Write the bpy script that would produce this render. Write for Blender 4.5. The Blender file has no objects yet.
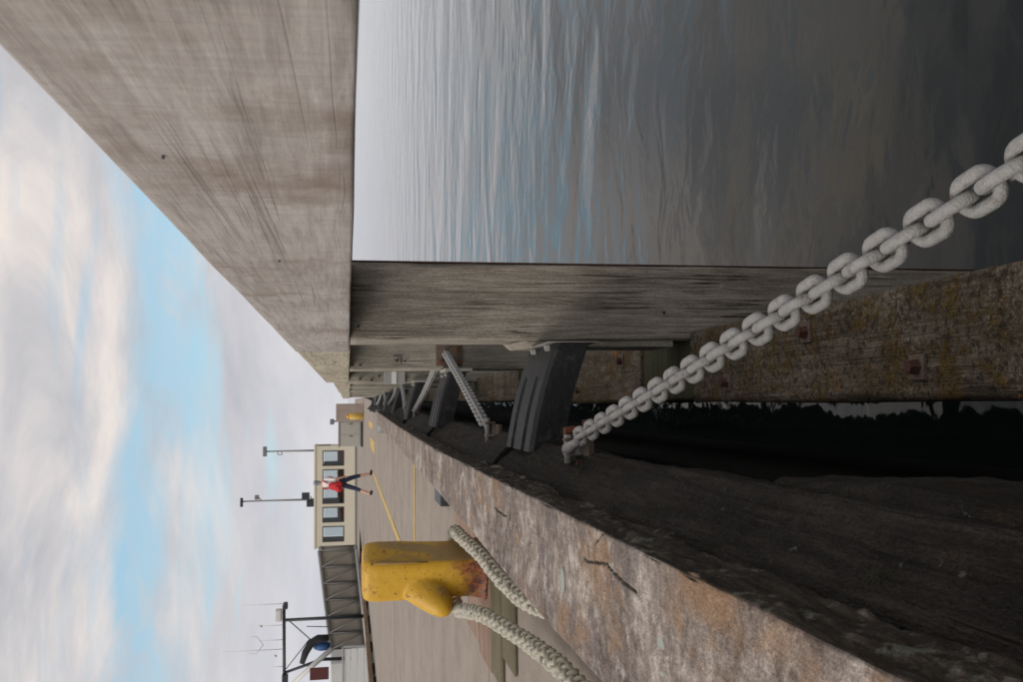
import bpy, bmesh, math, random
from mathutils import Vector, Matrix, noise
R = math.radians
random.seed(7)
S = bpy.context.scene
COL = S.collection

# ------------------------------------------------------------------ camera
PITCH, YAW, EYE = R(10.033), R(3.889), 0.75
cd = bpy.data.cameras.new('camera'); cam = bpy.data.objects.new('camera', cd); COL.objects.link(cam)
fwd = Vector((math.sin(YAW)*math.cos(PITCH), math.cos(YAW)*math.cos(PITCH), -math.sin(PITCH)))
rgt = Vector((math.cos(YAW), -math.sin(YAW), 0)); upv = rgt.cross(fwd)
m = Matrix((-upv, rgt, -fwd)).transposed().to_4x4(); m.translation = (0, 0, EYE)   # camera held on its side
cam.matrix_world = m
cd.sensor_width = 36; cd.lens = 927/1023*36; cd.clip_start = 0.02; cd.clip_end = 9000
cd.dof.use_dof = True; cd.dof.focus_distance = 2.6; cd.dof.aperture_fstop = 15
S.camera = cam

# ------------------------------------------------------------------ world + sun
SUN_DIR = Vector((-0.72, -0.38, 0.58)).normalized()
W = bpy.data.worlds.new('World'); S.world = W; W.use_nodes = True
nt = W.node_tree; nt.nodes.clear()
def node(t, typ, **kw):
    n = t.nodes.new(typ)
    for k, v in kw.items():
        if k.startswith('i_'):
            key = k[2:]
            n.inputs[int(key) if key.isdigit() else key.replace('_', ' ')].default_value = v
        else: setattr(n, k, v)
    return n
def lk(t, a, b): t.links.new(a, b)
def math_(t, op, a, b=None, clamp=False):
    n = t.nodes.new('ShaderNodeMath'); n.operation = op; n.use_clamp = clamp
    for i, v in enumerate((a, b)):
        if v is None: continue
        if isinstance(v, (int, float)): n.inputs[i].default_value = v
        else: lk(t, v, n.inputs[i])
    return n.outputs[0]
def ramp(t, fac, stops, interp='LINEAR'):
    n = t.nodes.new('ShaderNodeValToRGB'); n.color_ramp.interpolation = interp
    el = n.color_ramp.elements
    while len(el) < len(stops): el.new(0.5)
    for e, (p, c) in zip(el, stops):
        e.position = p; e.color = c if len(c) == 4 else (*c, 1)
    lk(t, fac, n.inputs[0]); return n.outputs[0]
def g(v): return (v, v, v)
def mix(t, fac, a, b, mode='MIX'):
    n = t.nodes.new('ShaderNodeMix'); n.data_type = 'RGBA'; n.blend_type = mode
    for sock, v in ((n.inputs[0], fac), (n.inputs[6], a), (n.inputs[7], b)):
        if isinstance(v, (int, float)): sock.default_value = v
        elif isinstance(v, tuple): sock.default_value = v if len(v) == 4 else (*v, 1)
        else: lk(t, v, sock)
    return n.outputs[2]
def noise_(t, vec, scale, detail=4, rough=0.55, dist=0.0):
    n = t.nodes.new('ShaderNodeTexNoise'); n.inputs['Scale'].default_value = scale
    n.inputs['Detail'].default_value = detail; n.inputs['Roughness'].default_value = rough
    n.inputs['Distortion'].default_value = dist; lk(t, vec, n.inputs['Vector']); return n.outputs['Fac']
def mapping(t, vec, scale=(1, 1, 1), loc=(0, 0, 0), rot=(0, 0, 0)):
    n = t.nodes.new('ShaderNodeMapping'); n.inputs['Scale'].default_value = scale
    n.inputs['Location'].default_value = loc; n.inputs['Rotation'].default_value = rot
    lk(t, vec, n.inputs['Vector']); return n.outputs[0]

sky = node(nt, 'ShaderNodeTexSky', sky_type='NISHITA', sun_disc=False, sun_elevation=math.asin(SUN_DIR.z),
           sun_rotation=math.atan2(SUN_DIR.x, SUN_DIR.y), dust_density=0.6, ozone_density=1.0)
tc = node(nt, 'ShaderNodeTexCoord'); d = tc.outputs['Generated']
sep = node(nt, 'ShaderNodeSeparateXYZ'); lk(nt, d, sep.inputs[0])
el = sep.outputs['Z']
# clouds: long banks lying flat near the horizon
v1 = mapping(nt, d, (2.1, 2.1, 9.0), (3.3, 0.4, 0.35))
big = noise_(nt, v1, 1.0, 7, 0.56, 0.5)
v2 = mapping(nt, d, (3.2, 3.2, 26.0), (1.0, 7.0, 2.1))
bands = noise_(nt, v2, 1.0, 5, 0.5, 0.3)
# opening between two cloud decks at mid height, all the way round, broken up by the noise
e2 = math_(nt, 'ADD', el, math_(nt, 'MULTIPLY', math_(nt, 'SUBTRACT', big, 0.5), 0.20))
gap = ramp(nt, e2, [(0.0, g(0)), (0.135, g(0.0)), (0.175, g(0.9)), (0.215, g(0.9)), (0.25, g(0.0)), (1.0, g(0.0))])
thin = noise_(nt, mapping(nt, d, (4.5, 4.5, 14.0), (2.7, 5.0, 0.8)), 1.0, 6, 0.6, 0.6)
gap = math_(nt, 'MULTIPLY', gap, ramp(nt, thin, [(0.36, g(0)), (0.56, g(1.0))]))
gap2 = ramp(nt, bands, [(0.0, g(0)), (0.55, g(0.0)), (0.68, g(0.75)), (1, g(1))])
gap2 = math_(nt, 'MULTIPLY', gap2, ramp(nt, el, [(0, g(0.15)), (0.08, g(1)), (0.5, g(0.5)), (1, g(0.2))]))
hole = math_(nt, 'ADD', gap, gap2, True)
shade = noise_(nt, mapping(nt, d, (3.0, 3.0, 11.0), (8.2, 2.2, 5.1)), 1.0, 7, 0.6, 0.4)
ccol = ramp(nt, shade, [(0.28, (0.36, 0.36, 0.39)), (0.45, (0.50, 0.49, 0.505)), (0.57, (0.66, 0.61, 0.585)), (0.69, (0.82, 0.72, 0.63))])
low = ramp(nt, el, [(0.0, g(0.75)), (0.06, g(0.6)), (0.16, g(0.12)), (0.3, g(0))])
ccol = mix(nt, low, ccol, (0.55, 0.56, 0.61))
bgc = node(nt, 'ShaderNodeBackground'); lk(nt, ccol, bgc.inputs[0]); bgc.inputs[1].default_value = 1.0
blue = mix(nt, 0.5, sky.outputs[0], (4.6, 7.2, 8.4))
bgs = node(nt, 'ShaderNodeBackground'); lk(nt, blue, bgs.inputs[0]); bgs.inputs[1].default_value = 0.095
ms = node(nt, 'ShaderNodeMixShader'); lk(nt, hole, ms.inputs[0]); lk(nt, bgc.outputs[0], ms.inputs[1]); lk(nt, bgs.outputs[0], ms.inputs[2])
wo = node(nt, 'ShaderNodeOutputWorld'); lk(nt, ms.outputs[0], wo.inputs[0])

sl = bpy.data.lights.new('sun', 'SUN'); sl.energy = 1.5; sl.angle = R(35); sl.color = (1, 0.93, 0.85)
so = bpy.data.objects.new('sun', sl); COL.objects.link(so)
so.rotation_euler = SUN_DIR.to_track_quat('Z', 'Y').to_euler()
S.view_settings.view_transform = 'Standard'; S.view_settings.look = 'None'; S.view_settings.gamma = 1
S.view_settings.exposure = 0.28; S.view_settings.use_curve_mapping = False

# ------------------------------------------------------------------ object helpers
ORD = ['first', 'second', 'third', 'fourth', 'fifth', 'sixth', 'seventh', 'eighth', 'ninth']
def link(name, me, mat=None, parent=None):
    o = bpy.data.objects.new(name, me); COL.objects.link(o)
    if me and mat is not None and not me.materials:
        for mm in (mat if isinstance(mat, (list, tuple)) else [mat]): me.materials.append(mm)
    if parent: o.parent = parent
    return o
def empty(name, loc=(0, 0, 0), rz=0):
    o = bpy.data.objects.new(name, None); COL.objects.link(o); o.location = loc; o.rotation_euler.z = rz
    o.empty_display_size = 0.1; return o
def tag(o, label=None, cat=None, group=None, kind=None):
    if label: o['label'] = label
    if cat: o['category'] = cat
    if group: o['group'] = group
    if kind: o['kind'] = kind
    return o
def from_bm(bm, name, smooth=False):
    me = bpy.data.meshes.new(name); bmesh.ops.recalc_face_normals(bm, faces=bm.faces); bm.to_mesh(me); bm.free()
    if smooth: me.polygons.foreach_set('use_smooth', [True]*len(me.polygons))
    return me
def py_mesh(name, verts, faces, smooth=False):
    me = bpy.data.meshes.new(name); me.from_pydata(verts, [], faces); me.update()
    bm = bmesh.new(); bm.from_mesh(me); bmesh.ops.recalc_face_normals(bm, faces=bm.faces); bm.to_mesh(me); bm.free()
    if smooth: me.polygons.foreach_set('use_smooth', [True]*len(me.polygons))
    return me
def add_box(bm, x0, x1, y0, y1, z0, z1, M=None):
    co = [(x, y, z) for x in (x0, x1) for y in (y0, y1) for z in (z0, z1)]
    vs = [bm.verts.new(M @ Vector(c) if M else c) for c in co]
    for f in ((0, 1, 3, 2), (4, 6, 7, 5), (0, 4, 5, 1), (2, 3, 7, 6), (0, 2, 6, 4), (1, 5, 7, 3)): bm.faces.new([vs[i] for i in f])
    return vs
def box_me(x0, x1, y0, y1, z0, z1, bev=0.0, name='box', M=None):
    bm = bmesh.new(); add_box(bm, x0, x1, y0, y1, z0, z1, M)
    if bev: bmesh.ops.bevel(bm, geom=bm.edges[:], offset=bev, segments=2, affect='EDGES', profile=0.6)
    return from_bm(bm, name)
def add_tube(bm, pts, rad, n=8, closed=False, cap=True):
    pts = [Vector(p) for p in pts]; rings = []; N = len(pts)
    prev = None
    for i, p in enumerate(pts):
        if closed: t = pts[(i+1) % N]-pts[i-1]
        else: t = pts[min(i+1, N-1)]-pts[max(i-1, 0)]
        t.normalize()
        if prev is None:
            a = Vector((0, 0, 1)) if abs(t.z) < 0.9 else Vector((1, 0, 0)); nrm = t.cross(a).normalized()
        else: nrm = (prev - t*prev.dot(t)).normalized()
        prev = nrm; b = t.cross(nrm)
        r = rad[i] if isinstance(rad, (list, tuple)) else rad
        rings.append([bm.verts.new(p + nrm*math.cos(2*math.pi*k/n)*r + b*math.sin(2*math.pi*k/n)*r) for k in range(n)])
    for i in range(N if closed else N-1):
        A, B = rings[i], rings[(i+1) % N]
        for k in range(n): bm.faces.new((A[k], A[(k+1) % n], B[(k+1) % n], B[k]))
    if cap and not closed: bm.faces.new(rings[0][::-1]); bm.faces.new(rings[-1])
def tube_me(pts, rad, n=8, closed=False, smooth=True, name='tube'):
    bm = bmesh.new(); add_tube(bm, pts, rad, n, closed); return from_bm(bm, name, smooth)
def rrect(x0, x1, z0, z1, r, nt_=8, nr=8, nb=2, nl=4, nc=3):
    """closed profile with outward normals; sides: top(left->right), right, bottom, left"""
    P = []
    def corner(cx, cz, a0):
        for k in range(nc+1):
            a = a0 - k*(math.pi/2)/nc; P.append((cx+r*math.cos(a), cz+r*math.sin(a), math.cos(a), math.sin(a)))
    def side(ax, az, bx, bz, nx, nz, n):
        for k in range(1, n): P.append((ax+(bx-ax)*k/n, az+(bz-az)*k/n, nx, nz))
    corner(x0+r, z1-r, math.pi); side(x0+r, z1, x1-r, z1, 0, 1, nt_)
    corner(x1-r, z1-r, math.pi/2); side(x1, z1-r, x1, z0+r, 1, 0, nr)
    corner(x1-r, z0+r, 0); side(x1-r, z0, x0+r, z0, 0, -1, nb)
    corner(x0+r, z0+r, -math.pi/2); side(x0, z0+r, x0, z1-r, -1, 0, nl)
    return P
def loft(name, prof, t0, t1, nseg, fn):
    """prof [(a,b,na,nb)]; fn(a,b,na,nb,t)->xyz"""
    V, Fc = [], []; n = len(prof)
    for i in range(nseg+1):
        t = t0+(t1-t0)*i/nseg
        for q in prof: V.append(fn(*q, t))
    for i in range(nseg):
        for k in range(n):
            k2 = (k+1) % n; Fc.append((i*n+k, i*n+k2, (i+1)*n+k2, (i+1)*n+k))
    Fc.append(tuple(range(n))[::-1]); Fc.append(tuple(nseg*n+k for k in range(n)))
    return py_mesh(name, V, Fc, True)
def nz(x, y, z): return noise.noise(Vector((x, y, z)))
def timber_y(name, x0, x1, z0, z1, y0, y1, seed=0, r=0.012, amp=0.003, seg=0.04, counts=(8, 6, 2, 8), twist=0.0, wear=2.0):
    """sawn timber lying along Y with worn arrises and long shallow checks"""
    L = y1-y0
    def fn(a, b, na, nb, t):
        dsp = amp*nz(a*6+seed, t*1.3, b*6) + amp*0.7*nz(a*40+seed, t*3, b*40)
        if abs(na) > 0.2 and abs(nb) > 0.2: dsp -= max(0, nz(t*5+seed, a*3, b*3))*amp*wear
        s = twist*(t-y0)
        return (a+na*dsp+s, t, b+nb*dsp)
    return loft(name, rrect(x0, x1, z0, z1, r, *counts), y0, y1, max(2, int(L/seg)), fn)
def timber_z(name, x0, x1, y0, y1, z0, z1, seed=0, r=0.012, amp=0.003, seg=0.05, n=10, wear=2.0):
    def fn(a, b, na, nb, t):
        dsp = amp*nz(a*6+seed, b*6, t*1.3) + amp*0.7*nz(a*45+seed, b*45, t*3)
        if abs(na) > 0.2 and abs(nb) > 0.2: dsp -= max(0, nz(t*5+seed, a*3, b*3))*amp*wear
        return (a+na*dsp, b+nb*dsp, t)
    return loft(name, rrect(x0, x1, y0, y1, r, n, n, n, n), z0, z1, max(2, int((z1-z0)/seg)), fn)

# ------------------------------------------------------------------ materials
def material(name):
    mt = bpy.data.materials.new(name); mt.use_nodes = True; t = mt.node_tree
    b = t.nodes['Principled BSDF']; return mt, t, b
def objvec(t, rnd=True):
    tc = t.nodes.new('ShaderNodeTexCoord'); v = tc.outputs['Object']
    if rnd:
        oi = t.nodes.new('ShaderNodeObjectInfo'); vm = t.nodes.new('ShaderNodeVectorMath'); vm.operation = 'MULTIPLY_ADD'
        lk(t, oi.outputs['Random'], vm.inputs[0]); vm.inputs[1].default_value = (13.7, 7.3, 21.1); lk(t, v, vm.inputs[2]); v = vm.outputs[0]
    return v
def bump(t, b, h, strength=0.5, dist=0.01):
    n = t.nodes.new('ShaderNodeBump'); n.inputs['Strength'].default_value = strength; n.inputs['Distance'].default_value = dist
    lk(t, h, n.inputs['Height']); lk(t, n.outputs[0], b.inputs['Normal'])
def wood(name, axis, cols, crack=0.5, stain=None, moss=None, lichen=None, rough=0.85, grain=1.0, bmp=0.5, saw=0.0, pale=False, speck=0.55, bdist=0.006):
    """cols: dark, mid, light. axis: grain direction. moss/lichen: (colour, threshold, scale)"""
    mt, t, b = material(name); v = objvec(t)
    st = [1.0, 1.0, 1.0]; ax = 'xyz'.index(axis); st[ax] = 0.07
    vs = mapping(t, v, tuple(st))
    f1 = noise_(t, vs, 120*grain, 4, 0.68, 0.3)          # fibres
    f2 = noise_(t, vs, 22*grain, 4, 0.6, 0.9)           # growth bands
    f3 = noise_(t, v, 2.2, 4, 0.6)                       # weather patches
    fac = math_(t, 'ADD', math_(t, 'MULTIPLY', f1, 0.42), math_(t, 'ADD', math_(t, 'MULTIPLY', f2, 0.36), math_(t, 'MULTIPLY', f3, 0.30)))
    col = ramp(t, fac, [(0.36, cols[0]), (0.53, cols[1]), (0.70, cols[2])])
    hgt = math_(t, 'ADD', math_(t, 'MULTIPLY', f1, 0.6), math_(t, 'MULTIPLY', f2, 0.5))
    if crack:
        st2 = list(st); st2[ax] = 0.012
        ck = noise_(t, mapping(t, v, tuple(st2), (4.1, 2.2, 9.3)), 40*grain, 3, 0.55, 0.9)
        a = math_(t, 'ABSOLUTE', math_(t, 'SUBTRACT', ck, 0.5))
        line = ramp(t, a, [(0.0, g(1)), (0.008, g(0.8)), (0.02, g(0)), (1, g(0))])
        line = math_(t, 'MULTIPLY', line, ramp(t, noise_(t, mapping(t, v, tuple(0.3 if k == ax else 1.0 for k in range(3))), 7, 3), [(0.44, g(0)), (0.60, g(1))]))
        col = mix(t, math_(t, 'MULTIPLY', line, crack), col, tuple(c*0.22 for c in cols[0]))
        hgt = math_(t, 'SUBTRACT', hgt, math_(t, 'MULTIPLY', line, 1.2*crack))
    if saw:
        st3 = [1, 1, 1]; st3[ax] = 9.0
        sw = noise_(t, mapping(t, v, tuple(st3)), 11, 2, 0.5, 0.5)
        hgt = math_(t, 'ADD', hgt, math_(t, 'MULTIPLY', sw, saw))
        col = mix(t, ramp(t, sw, [(0.4, g(0)), (0.7, g(0.16))]), col, tuple(c*0.6 for c in cols[0]))
    if stain:
        sc, s_scale, th = stain
        col = mix(t, ramp(t, noise_(t, v, s_scale, 5, 0.65), [(th, g(0)), (th+0.16, g(0.85))]), col, sc)
    for ml, off in ((moss, 3.0), (lichen, 11.0)):
        if ml:
            mc, th, ms_ = ml
            nn = noise_(t, mapping(t, v, (1, 1, 1), (off, off*2, off)), ms_, 5, 0.72, 0.3)
            mk = ramp(t, nn, [(th, g(0)), (th+0.07, g(1))])
            spk = noise_(t, v, 190, 3, 0.7)
            mcol = mix(t, spk, tuple(c*0.45 for c in mc), tuple(min(1, c*1.5) for c in mc))
            col = mix(t, mk, col, mcol)
            hgt = math_(t, 'ADD', hgt, math_(t, 'MULTIPLY', mk, math_(t, 'MULTIPLY', spk, 1.3)))
    fs = noise_(t, mapping(t, v, tuple(0.25 if k == ax else 1.0 for k in range(3))), 330, 2, 0.6)
    col = mix(t, speck, col, mix(t, ramp(t, fs, [(0.3, g(0)), (0.7, g(1))]), tuple(0.25 for _ in range(3)), tuple(0.75 for _ in range(3))), 'OVERLAY')
    hgt = math_(t, 'ADD', hgt, math_(t, 'MULTIPLY', fs, 0.9*speck))
    if pale:
        pn = noise_(t, v, 75, 4, 0.75); pb = noise_(t, v, 4.0, 3, 0.6)
        pm = ramp(t, math_(t, 'ADD', math_(t, 'MULTIPLY', pn, 0.7), math_(t, 'MULTIPLY', pb, 0.4)), [(0.57, g(0)), (0.69, g(0.65))])
        col = mix(t, pm, col, (0.27, 0.24, 0.205))
        dn = ramp(t, noise_(t, v, 48, 4, 0.75), [(0.36, g(0.7)), (0.47, g(0))])
        col = mix(t, dn, col, (0.018, 0.014, 0.010)); hgt = math_(t, 'SUBTRACT', hgt, dn)
    lk(t, col, b.inputs['Base Color']); b.inputs['Roughness'].default_value = rough
    b.inputs['Specular IOR Level'].default_value = 0.25
    bump(t, b, hgt, bmp, bdist); return mt
def plain(name, col, rough=0.6, metal=0.0, var=0.25, scale=18, bmp=0.1, dirt_crack_shade=None):
    mt, t, b = material(name); v = objvec(t)
    n = noise_(t, v, scale, 5, 0.6)
    c = mix(t, n, tuple(x*(1-var) for x in col), tuple(min(1, x*(1+var)) for x in col))
    if dirt_crack_shade:
        dc, th, sc = dirt_crack_shade
        c = mix(t, ramp(t, noise_(t, v, sc, 6, 0.7, 0.4), [(th, g(0)), (th+0.1, g(1))]), c, dc)
    lk(t, c, b.inputs['Base Color']); b.inputs['Roughness'].default_value = rough; b.inputs['Metallic'].default_value = metal
    if bmp: bump(t, b, noise_(t, v, scale*3, 4), bmp, 0.01)
    return mt
M = {}
M['cap'] = wood('weathered_cap_timber', 'y', ((0.19, 0.165, 0.145), (0.345, 0.312, 0.288), (0.47, 0.44, 0.415)), 0.3, ((0.20, 0.15, 0.12), 3.0, 0.55), grain=0.7, saw=0.7, bmp=0.35, speck=0.10)
M['cap2'] = wood('pale_cap_timber', 'y', ((0.20, 0.17, 0.12), (0.36, 0.32, 0.24), (0.52, 0.48, 0.39)), 0.6, grain=0.7)
M['pile'] = wood('weathered_pile_timber', 'z', ((0.10, 0.085, 0.068), (0.255, 0.222, 0.182), (0.45, 0.405, 0.34)), 1.0, ((0.15, 0.115, 0.085), 2.3, 0.56), grain=0.8, bmp=0.8)
M['pile2'] = wood('pale_pile_timber', 'z', ((0.13, 0.115, 0.085), (0.27, 0.245, 0.20), (0.40, 0.37, 0.31)), 0.6, grain=0.8, bmp=0.6)
M['waling'] = wood('mossy_waling_timber', 'y', ((0.030, 0.022, 0.014), (0.098, 0.076, 0.052), (0.21, 0.175, 0.135)), 0.5, ((0.075, 0.048, 0.020), 5.0, 0.47), moss=((0.125, 0.080, 0.022), 0.515, 9), lichen=((0.38, 0.15, 0.015), 0.635, 6.5), grain=0.6, bmp=1.0, pale=True)
M['algae'] = wood('algae_stained_timber', 'x', ((0.018, 0.018, 0.008), (0.05, 0.05, 0.02), (0.10, 0.095, 0.04)), 0.3, grain=0.6)
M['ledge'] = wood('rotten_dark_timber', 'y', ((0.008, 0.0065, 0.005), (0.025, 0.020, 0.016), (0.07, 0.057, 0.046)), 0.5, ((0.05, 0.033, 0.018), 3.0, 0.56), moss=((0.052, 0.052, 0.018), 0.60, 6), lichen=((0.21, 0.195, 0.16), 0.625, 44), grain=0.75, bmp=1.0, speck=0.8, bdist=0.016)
M['gap_black'] = wood('gap_shade_timber', 'y', ((0.004, 0.004, 0.004), (0.008, 0.008, 0.007), (0.014, 0.013, 0.012)), 0.3)  # near-black colour paints in the darkness of the gap below the ledge
M['gap_black'].node_tree.nodes['Principled BSDF'].inputs['Specular IOR Level'].default_value = 0.02
M['plank'] = wood('olive_plank', 'x', ((0.07, 0.06, 0.035), (0.14, 0.12, 0.075), (0.20, 0.175, 0.12)), 0.5, grain=0.9)
M['plank2'] = wood('red_plank', 'x', ((0.16, 0.09, 0.06), (0.28, 0.19, 0.14), (0.38, 0.30, 0.24)), 0.4, grain=0.9)
M['kerb_far'] = wood('brown_kerb_timber', 'y', ((0.10, 0.06, 0.035), (0.2, 0.13, 0.08), (0.32, 0.24, 0.17)), 0.4)

def kerb_mat():
    mt, t, b = material('worn_kerb_timber'); v = objvec(t, False)
    vs = mapping(t, v, (1, 0.12, 1))
    f1 = noise_(t, vs, 60, 4, 0.65, 0.8); f3 = noise_(t, v, 4.5, 5, 0.7, 0.5); f4 = noise_(t, v, 42, 5, 0.74, 0.3)
    fx = noise_(t, mapping(t, v, (0.6, 1, 1), (0, 0, 0), (0, 0, 0.5)), 13, 5, 0.72, 0.5)     # streaks across the beam
    fac = math_(t, 'ADD', math_(t, 'MULTIPLY', f3, 0.40), math_(t, 'ADD', math_(t, 'MULTIPLY', f4, 0.38), math_(t, 'ADD', math_(t, 'MULTIPLY', fx, 0.26), math_(t, 'MULTIPLY', f1, 0.05))))
    col = ramp(t, fac, [(0.42, (0.085, 0.068, 0.058)), (0.50, (0.20, 0.163, 0.14)), (0.57, (0.325, 0.275, 0.24)), (0.66, (0.60, 0.535, 0.48))])
    o = noise_(t, mapping(t, v, (1, 0.8, 1), (5.3, 1, 3)), 5.5, 6, 0.66, 0.4)
    col = mix(t, ramp(t, o, [(0.53, g(0)), (0.63, g(0.8))]), col, mix(t, f4, (0.21, 0.125, 0.07), (0.40, 0.26, 0.16)))
    pur = noise_(t, mapping(t, v, (1, 1, 1), (15, 4, 3)), 8, 6, 0.68, 0.3)
    col = mix(t, ramp(t, pur, [(0.51, g(0)), (0.60, g(0.75))]), col, mix(t, f4, (0.10, 0.08, 0.075), (0.27, 0.225, 0.215)))
    wh = noise_(t, mapping(t, v, (1, 1, 1), (1, 14, 6)), 11, 6, 0.7, 0.4)
    col = mix(t, ramp(t, wh, [(0.57, g(0)), (0.66, g(0.7))]), col, (0.60, 0.56, 0.52))
    sp = t.nodes.new('ShaderNodeSeparateXYZ'); lk(t, v, sp.inputs[0])
    band = math_(t, 'MULTIPLY', ramp(t, math_(t, 'ADD', sp.outputs['X'], 1.0), [(0.70, g(0)), (0.735, g(1))]), ramp(t, math_(t, 'MULTIPLY', sp.outputs['Y'], 0.5), [(0.42, g(0)), (0.50, g(0.9)), (0.62, g(0.9)), (0.68, g(0))]))
    col = mix(t, math_(t, 'MULTIPLY', band, ramp(t, f3, [(0.36, g(0)), (0.52, g(1))])), col, mix(t, f4, (0.21, 0.125, 0.07), (0.40, 0.26, 0.165)))
    gs = t.nodes.new('ShaderNodeNewGeometry'); at = t.nodes.new('ShaderNodeAttribute'); at.attribute_name = 'dirt_crack_shade'
    col = mix(t, at.outputs['Fac'], col, (0.03, 0.022, 0.016))  # dark colour paints shade into the cracks of the kerb top
    # outer flank: shade painted in by facing as dark colour, plus lichen
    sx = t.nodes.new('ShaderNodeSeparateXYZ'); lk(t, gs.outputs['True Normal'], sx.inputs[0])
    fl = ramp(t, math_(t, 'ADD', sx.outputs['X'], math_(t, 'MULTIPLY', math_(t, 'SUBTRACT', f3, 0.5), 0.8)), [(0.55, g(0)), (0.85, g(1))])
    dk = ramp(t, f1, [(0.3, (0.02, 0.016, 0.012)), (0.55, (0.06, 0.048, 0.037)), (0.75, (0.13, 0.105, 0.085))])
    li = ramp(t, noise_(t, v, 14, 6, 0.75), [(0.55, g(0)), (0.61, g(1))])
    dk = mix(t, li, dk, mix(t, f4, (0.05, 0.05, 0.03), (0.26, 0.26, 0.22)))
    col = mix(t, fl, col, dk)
    fs = noise_(t, v, 260, 2, 0.6)
    col = mix(t, 0.6, col, mix(t, ramp(t, fs, [(0.3, g(0)), (0.7, g(1))]), g(0.2), g(0.72)), 'OVERLAY')
    lk(t, col, b.inputs['Base Color']); b.inputs['Roughness'].default_value = 0.9; b.inputs['Specular IOR Level'].default_value = 0.2
    bump(t, b, math_(t, 'ADD', f4, math_(t, 'MULTIPLY', f1, 0.35)), 0.9, 0.010); return mt
M['kerb'] = kerb_mat()

def concrete(name, base):
    mt, t, b = material(name); v = objvec(t, False)
    f1 = noise_(t, v, 1.1, 6, 0.62); f2 = noise_(t, v, 60, 4, 0.7); f3 = noise_(t, mapping(t, v, (1, 0.6, 1)), 5.5, 5, 0.68)
    f = math_(t, 'ADD', math_(t, 'MULTIPLY', f1, 0.4), math_(t, 'ADD', math_(t, 'MULTIPLY', f2, 0.30), math_(t, 'MULTIPLY', f3, 0.30)))
    col = ramp(t, f, [(0.34, tuple(c*0.62 for c in base)), (0.5, base), (0.68, tuple(c*1.28 for c in base))])
    lk(t, col, b.inputs['Base Color']); b.inputs['Roughness'].default_value = 0.85
    bump(t, b, f2, 0.35, 0.006); return mt
M['deck'] = concrete('deck_concrete', (0.29, 0.245, 0.205))
M['block'] = concrete('pink_concrete', (0.34, 0.27, 0.23))
M['paint'] = plain('worn_yellow_paint', (0.58, 0.38, 0.08), 0.7, var=0.2, scale=9, dirt_crack_shade=((0.30, 0.25, 0.19), 0.55, 14))
M['rubber'] = plain('black_rubber', (0.014, 0.014, 0.015), 0.62, var=0.5, scale=14, bmp=0.4, dirt_crack_shade=((0.045, 0.042, 0.038), 0.56, 16))
M['galv'] = plain('galvanised_steel', (0.34, 0.335, 0.325), 0.62, 0.1, var=0.38, scale=75, bmp=0.5, dirt_crack_shade=((0.20, 0.165, 0.14), 0.57, 38))
M['galv2'] = plain('grey_bracket_steel', (0.36, 0.35, 0.32), 0.6, 0.2, var=0.2, scale=30, bmp=0.2)
M['rust'] = plain('rusty_iron', (0.075, 0.028, 0.018), 0.9, 0.0, var=0.6, scale=60, bmp=0.6, dirt_crack_shade=((0.16, 0.12, 0.09), 0.58, 40))
M['rust_light'] = plain('orange_rusty_iron', (0.15, 0.05, 0.022), 0.9, 0.0, var=0.5, scale=60, bmp=0.6)
M['washer'] = plain('rust_stained_washer', (0.13, 0.095, 0.07), 0.9, var=0.5, scale=40, bmp=0.5)
M['plug'] = plain('grey_green_plug', (0.33, 0.35, 0.31), 0.8, var=0.15, scale=60)
M['rope'] = plain('grey_mooring_rope', (0.46, 0.435, 0.36), 0.95, var=0.35, scale=45, bmp=0.8, dirt_crack_shade=((0.20, 0.19, 0.155), 0.58, 18))
M['cream'] = plain('cream_paint', (0.64, 0.59, 0.47), 0.6, var=0.06, scale=2, bmp=0.05)
M['whitep'] = plain('white_paint', (0.70, 0.69, 0.66), 0.5, var=0.08, scale=4, bmp=0.05)
M['darkframe'] = plain('dark_window_frame', (0.05, 0.045, 0.04), 0.5, var=0.1)
M['brick'] = plain('red_brown_panel', (0.26, 0.075, 0.045), 0.8, var=0.2, scale=20)
M['greym'] = plain('grey_metal', (0.20, 0.20, 0.20), 0.5, 0.3, var=0.15)
M['darkm'] = plain('dark_metal', (0.035, 0.04, 0.045), 0.5, 0.2, var=0.2)
M['cabinet'] = plain('grey_cabinet', (0.40, 0.39, 0.35), 0.55, var=0.08, scale=5)
M['net'] = plain('grey_netting', (0.36, 0.325, 0.28), 0.9, var=0.2, scale=30, bmp=0.4)
M['alum'] = plain('aluminium', (0.42, 0.42, 0.41), 0.45, 0.5, var=0.1)
M['black'] = plain('black_cloth', (0.018, 0.018, 0.02), 0.8, var=0.3)
M['navy'] = plain('navy_cloth', (0.018, 0.026, 0.055), 0.85, var=0.2, scale=40)
M['shirt'] = plain('white_shirt', (0.72, 0.70, 0.69), 0.85, var=0.06, scale=30)
M['red'] = plain('red_cloth', (0.50, 0.015, 0.022), 0.75, var=0.15, scale=30)
M['skin'] = plain('skin', (0.52, 0.30, 0.22), 0.55, var=0.08, scale=30, bmp=0)
M['hair'] = plain('grey_hair', (0.28, 0.30, 0.32), 0.8, var=0.3, scale=60)
M['maroon'] = plain('maroon_paint', (0.10, 0.018, 0.016), 0.6)
M['bluet'] = plain('blue_tarp', (0.03, 0.10, 0.26), 0.6)
M['orange'] = plain('orange_plastic', (0.75, 0.30, 0.02), 0.5)
M['hull'] = plain('dark_green_hull', (0.03, 0.045, 0.04), 0.5)
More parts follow.
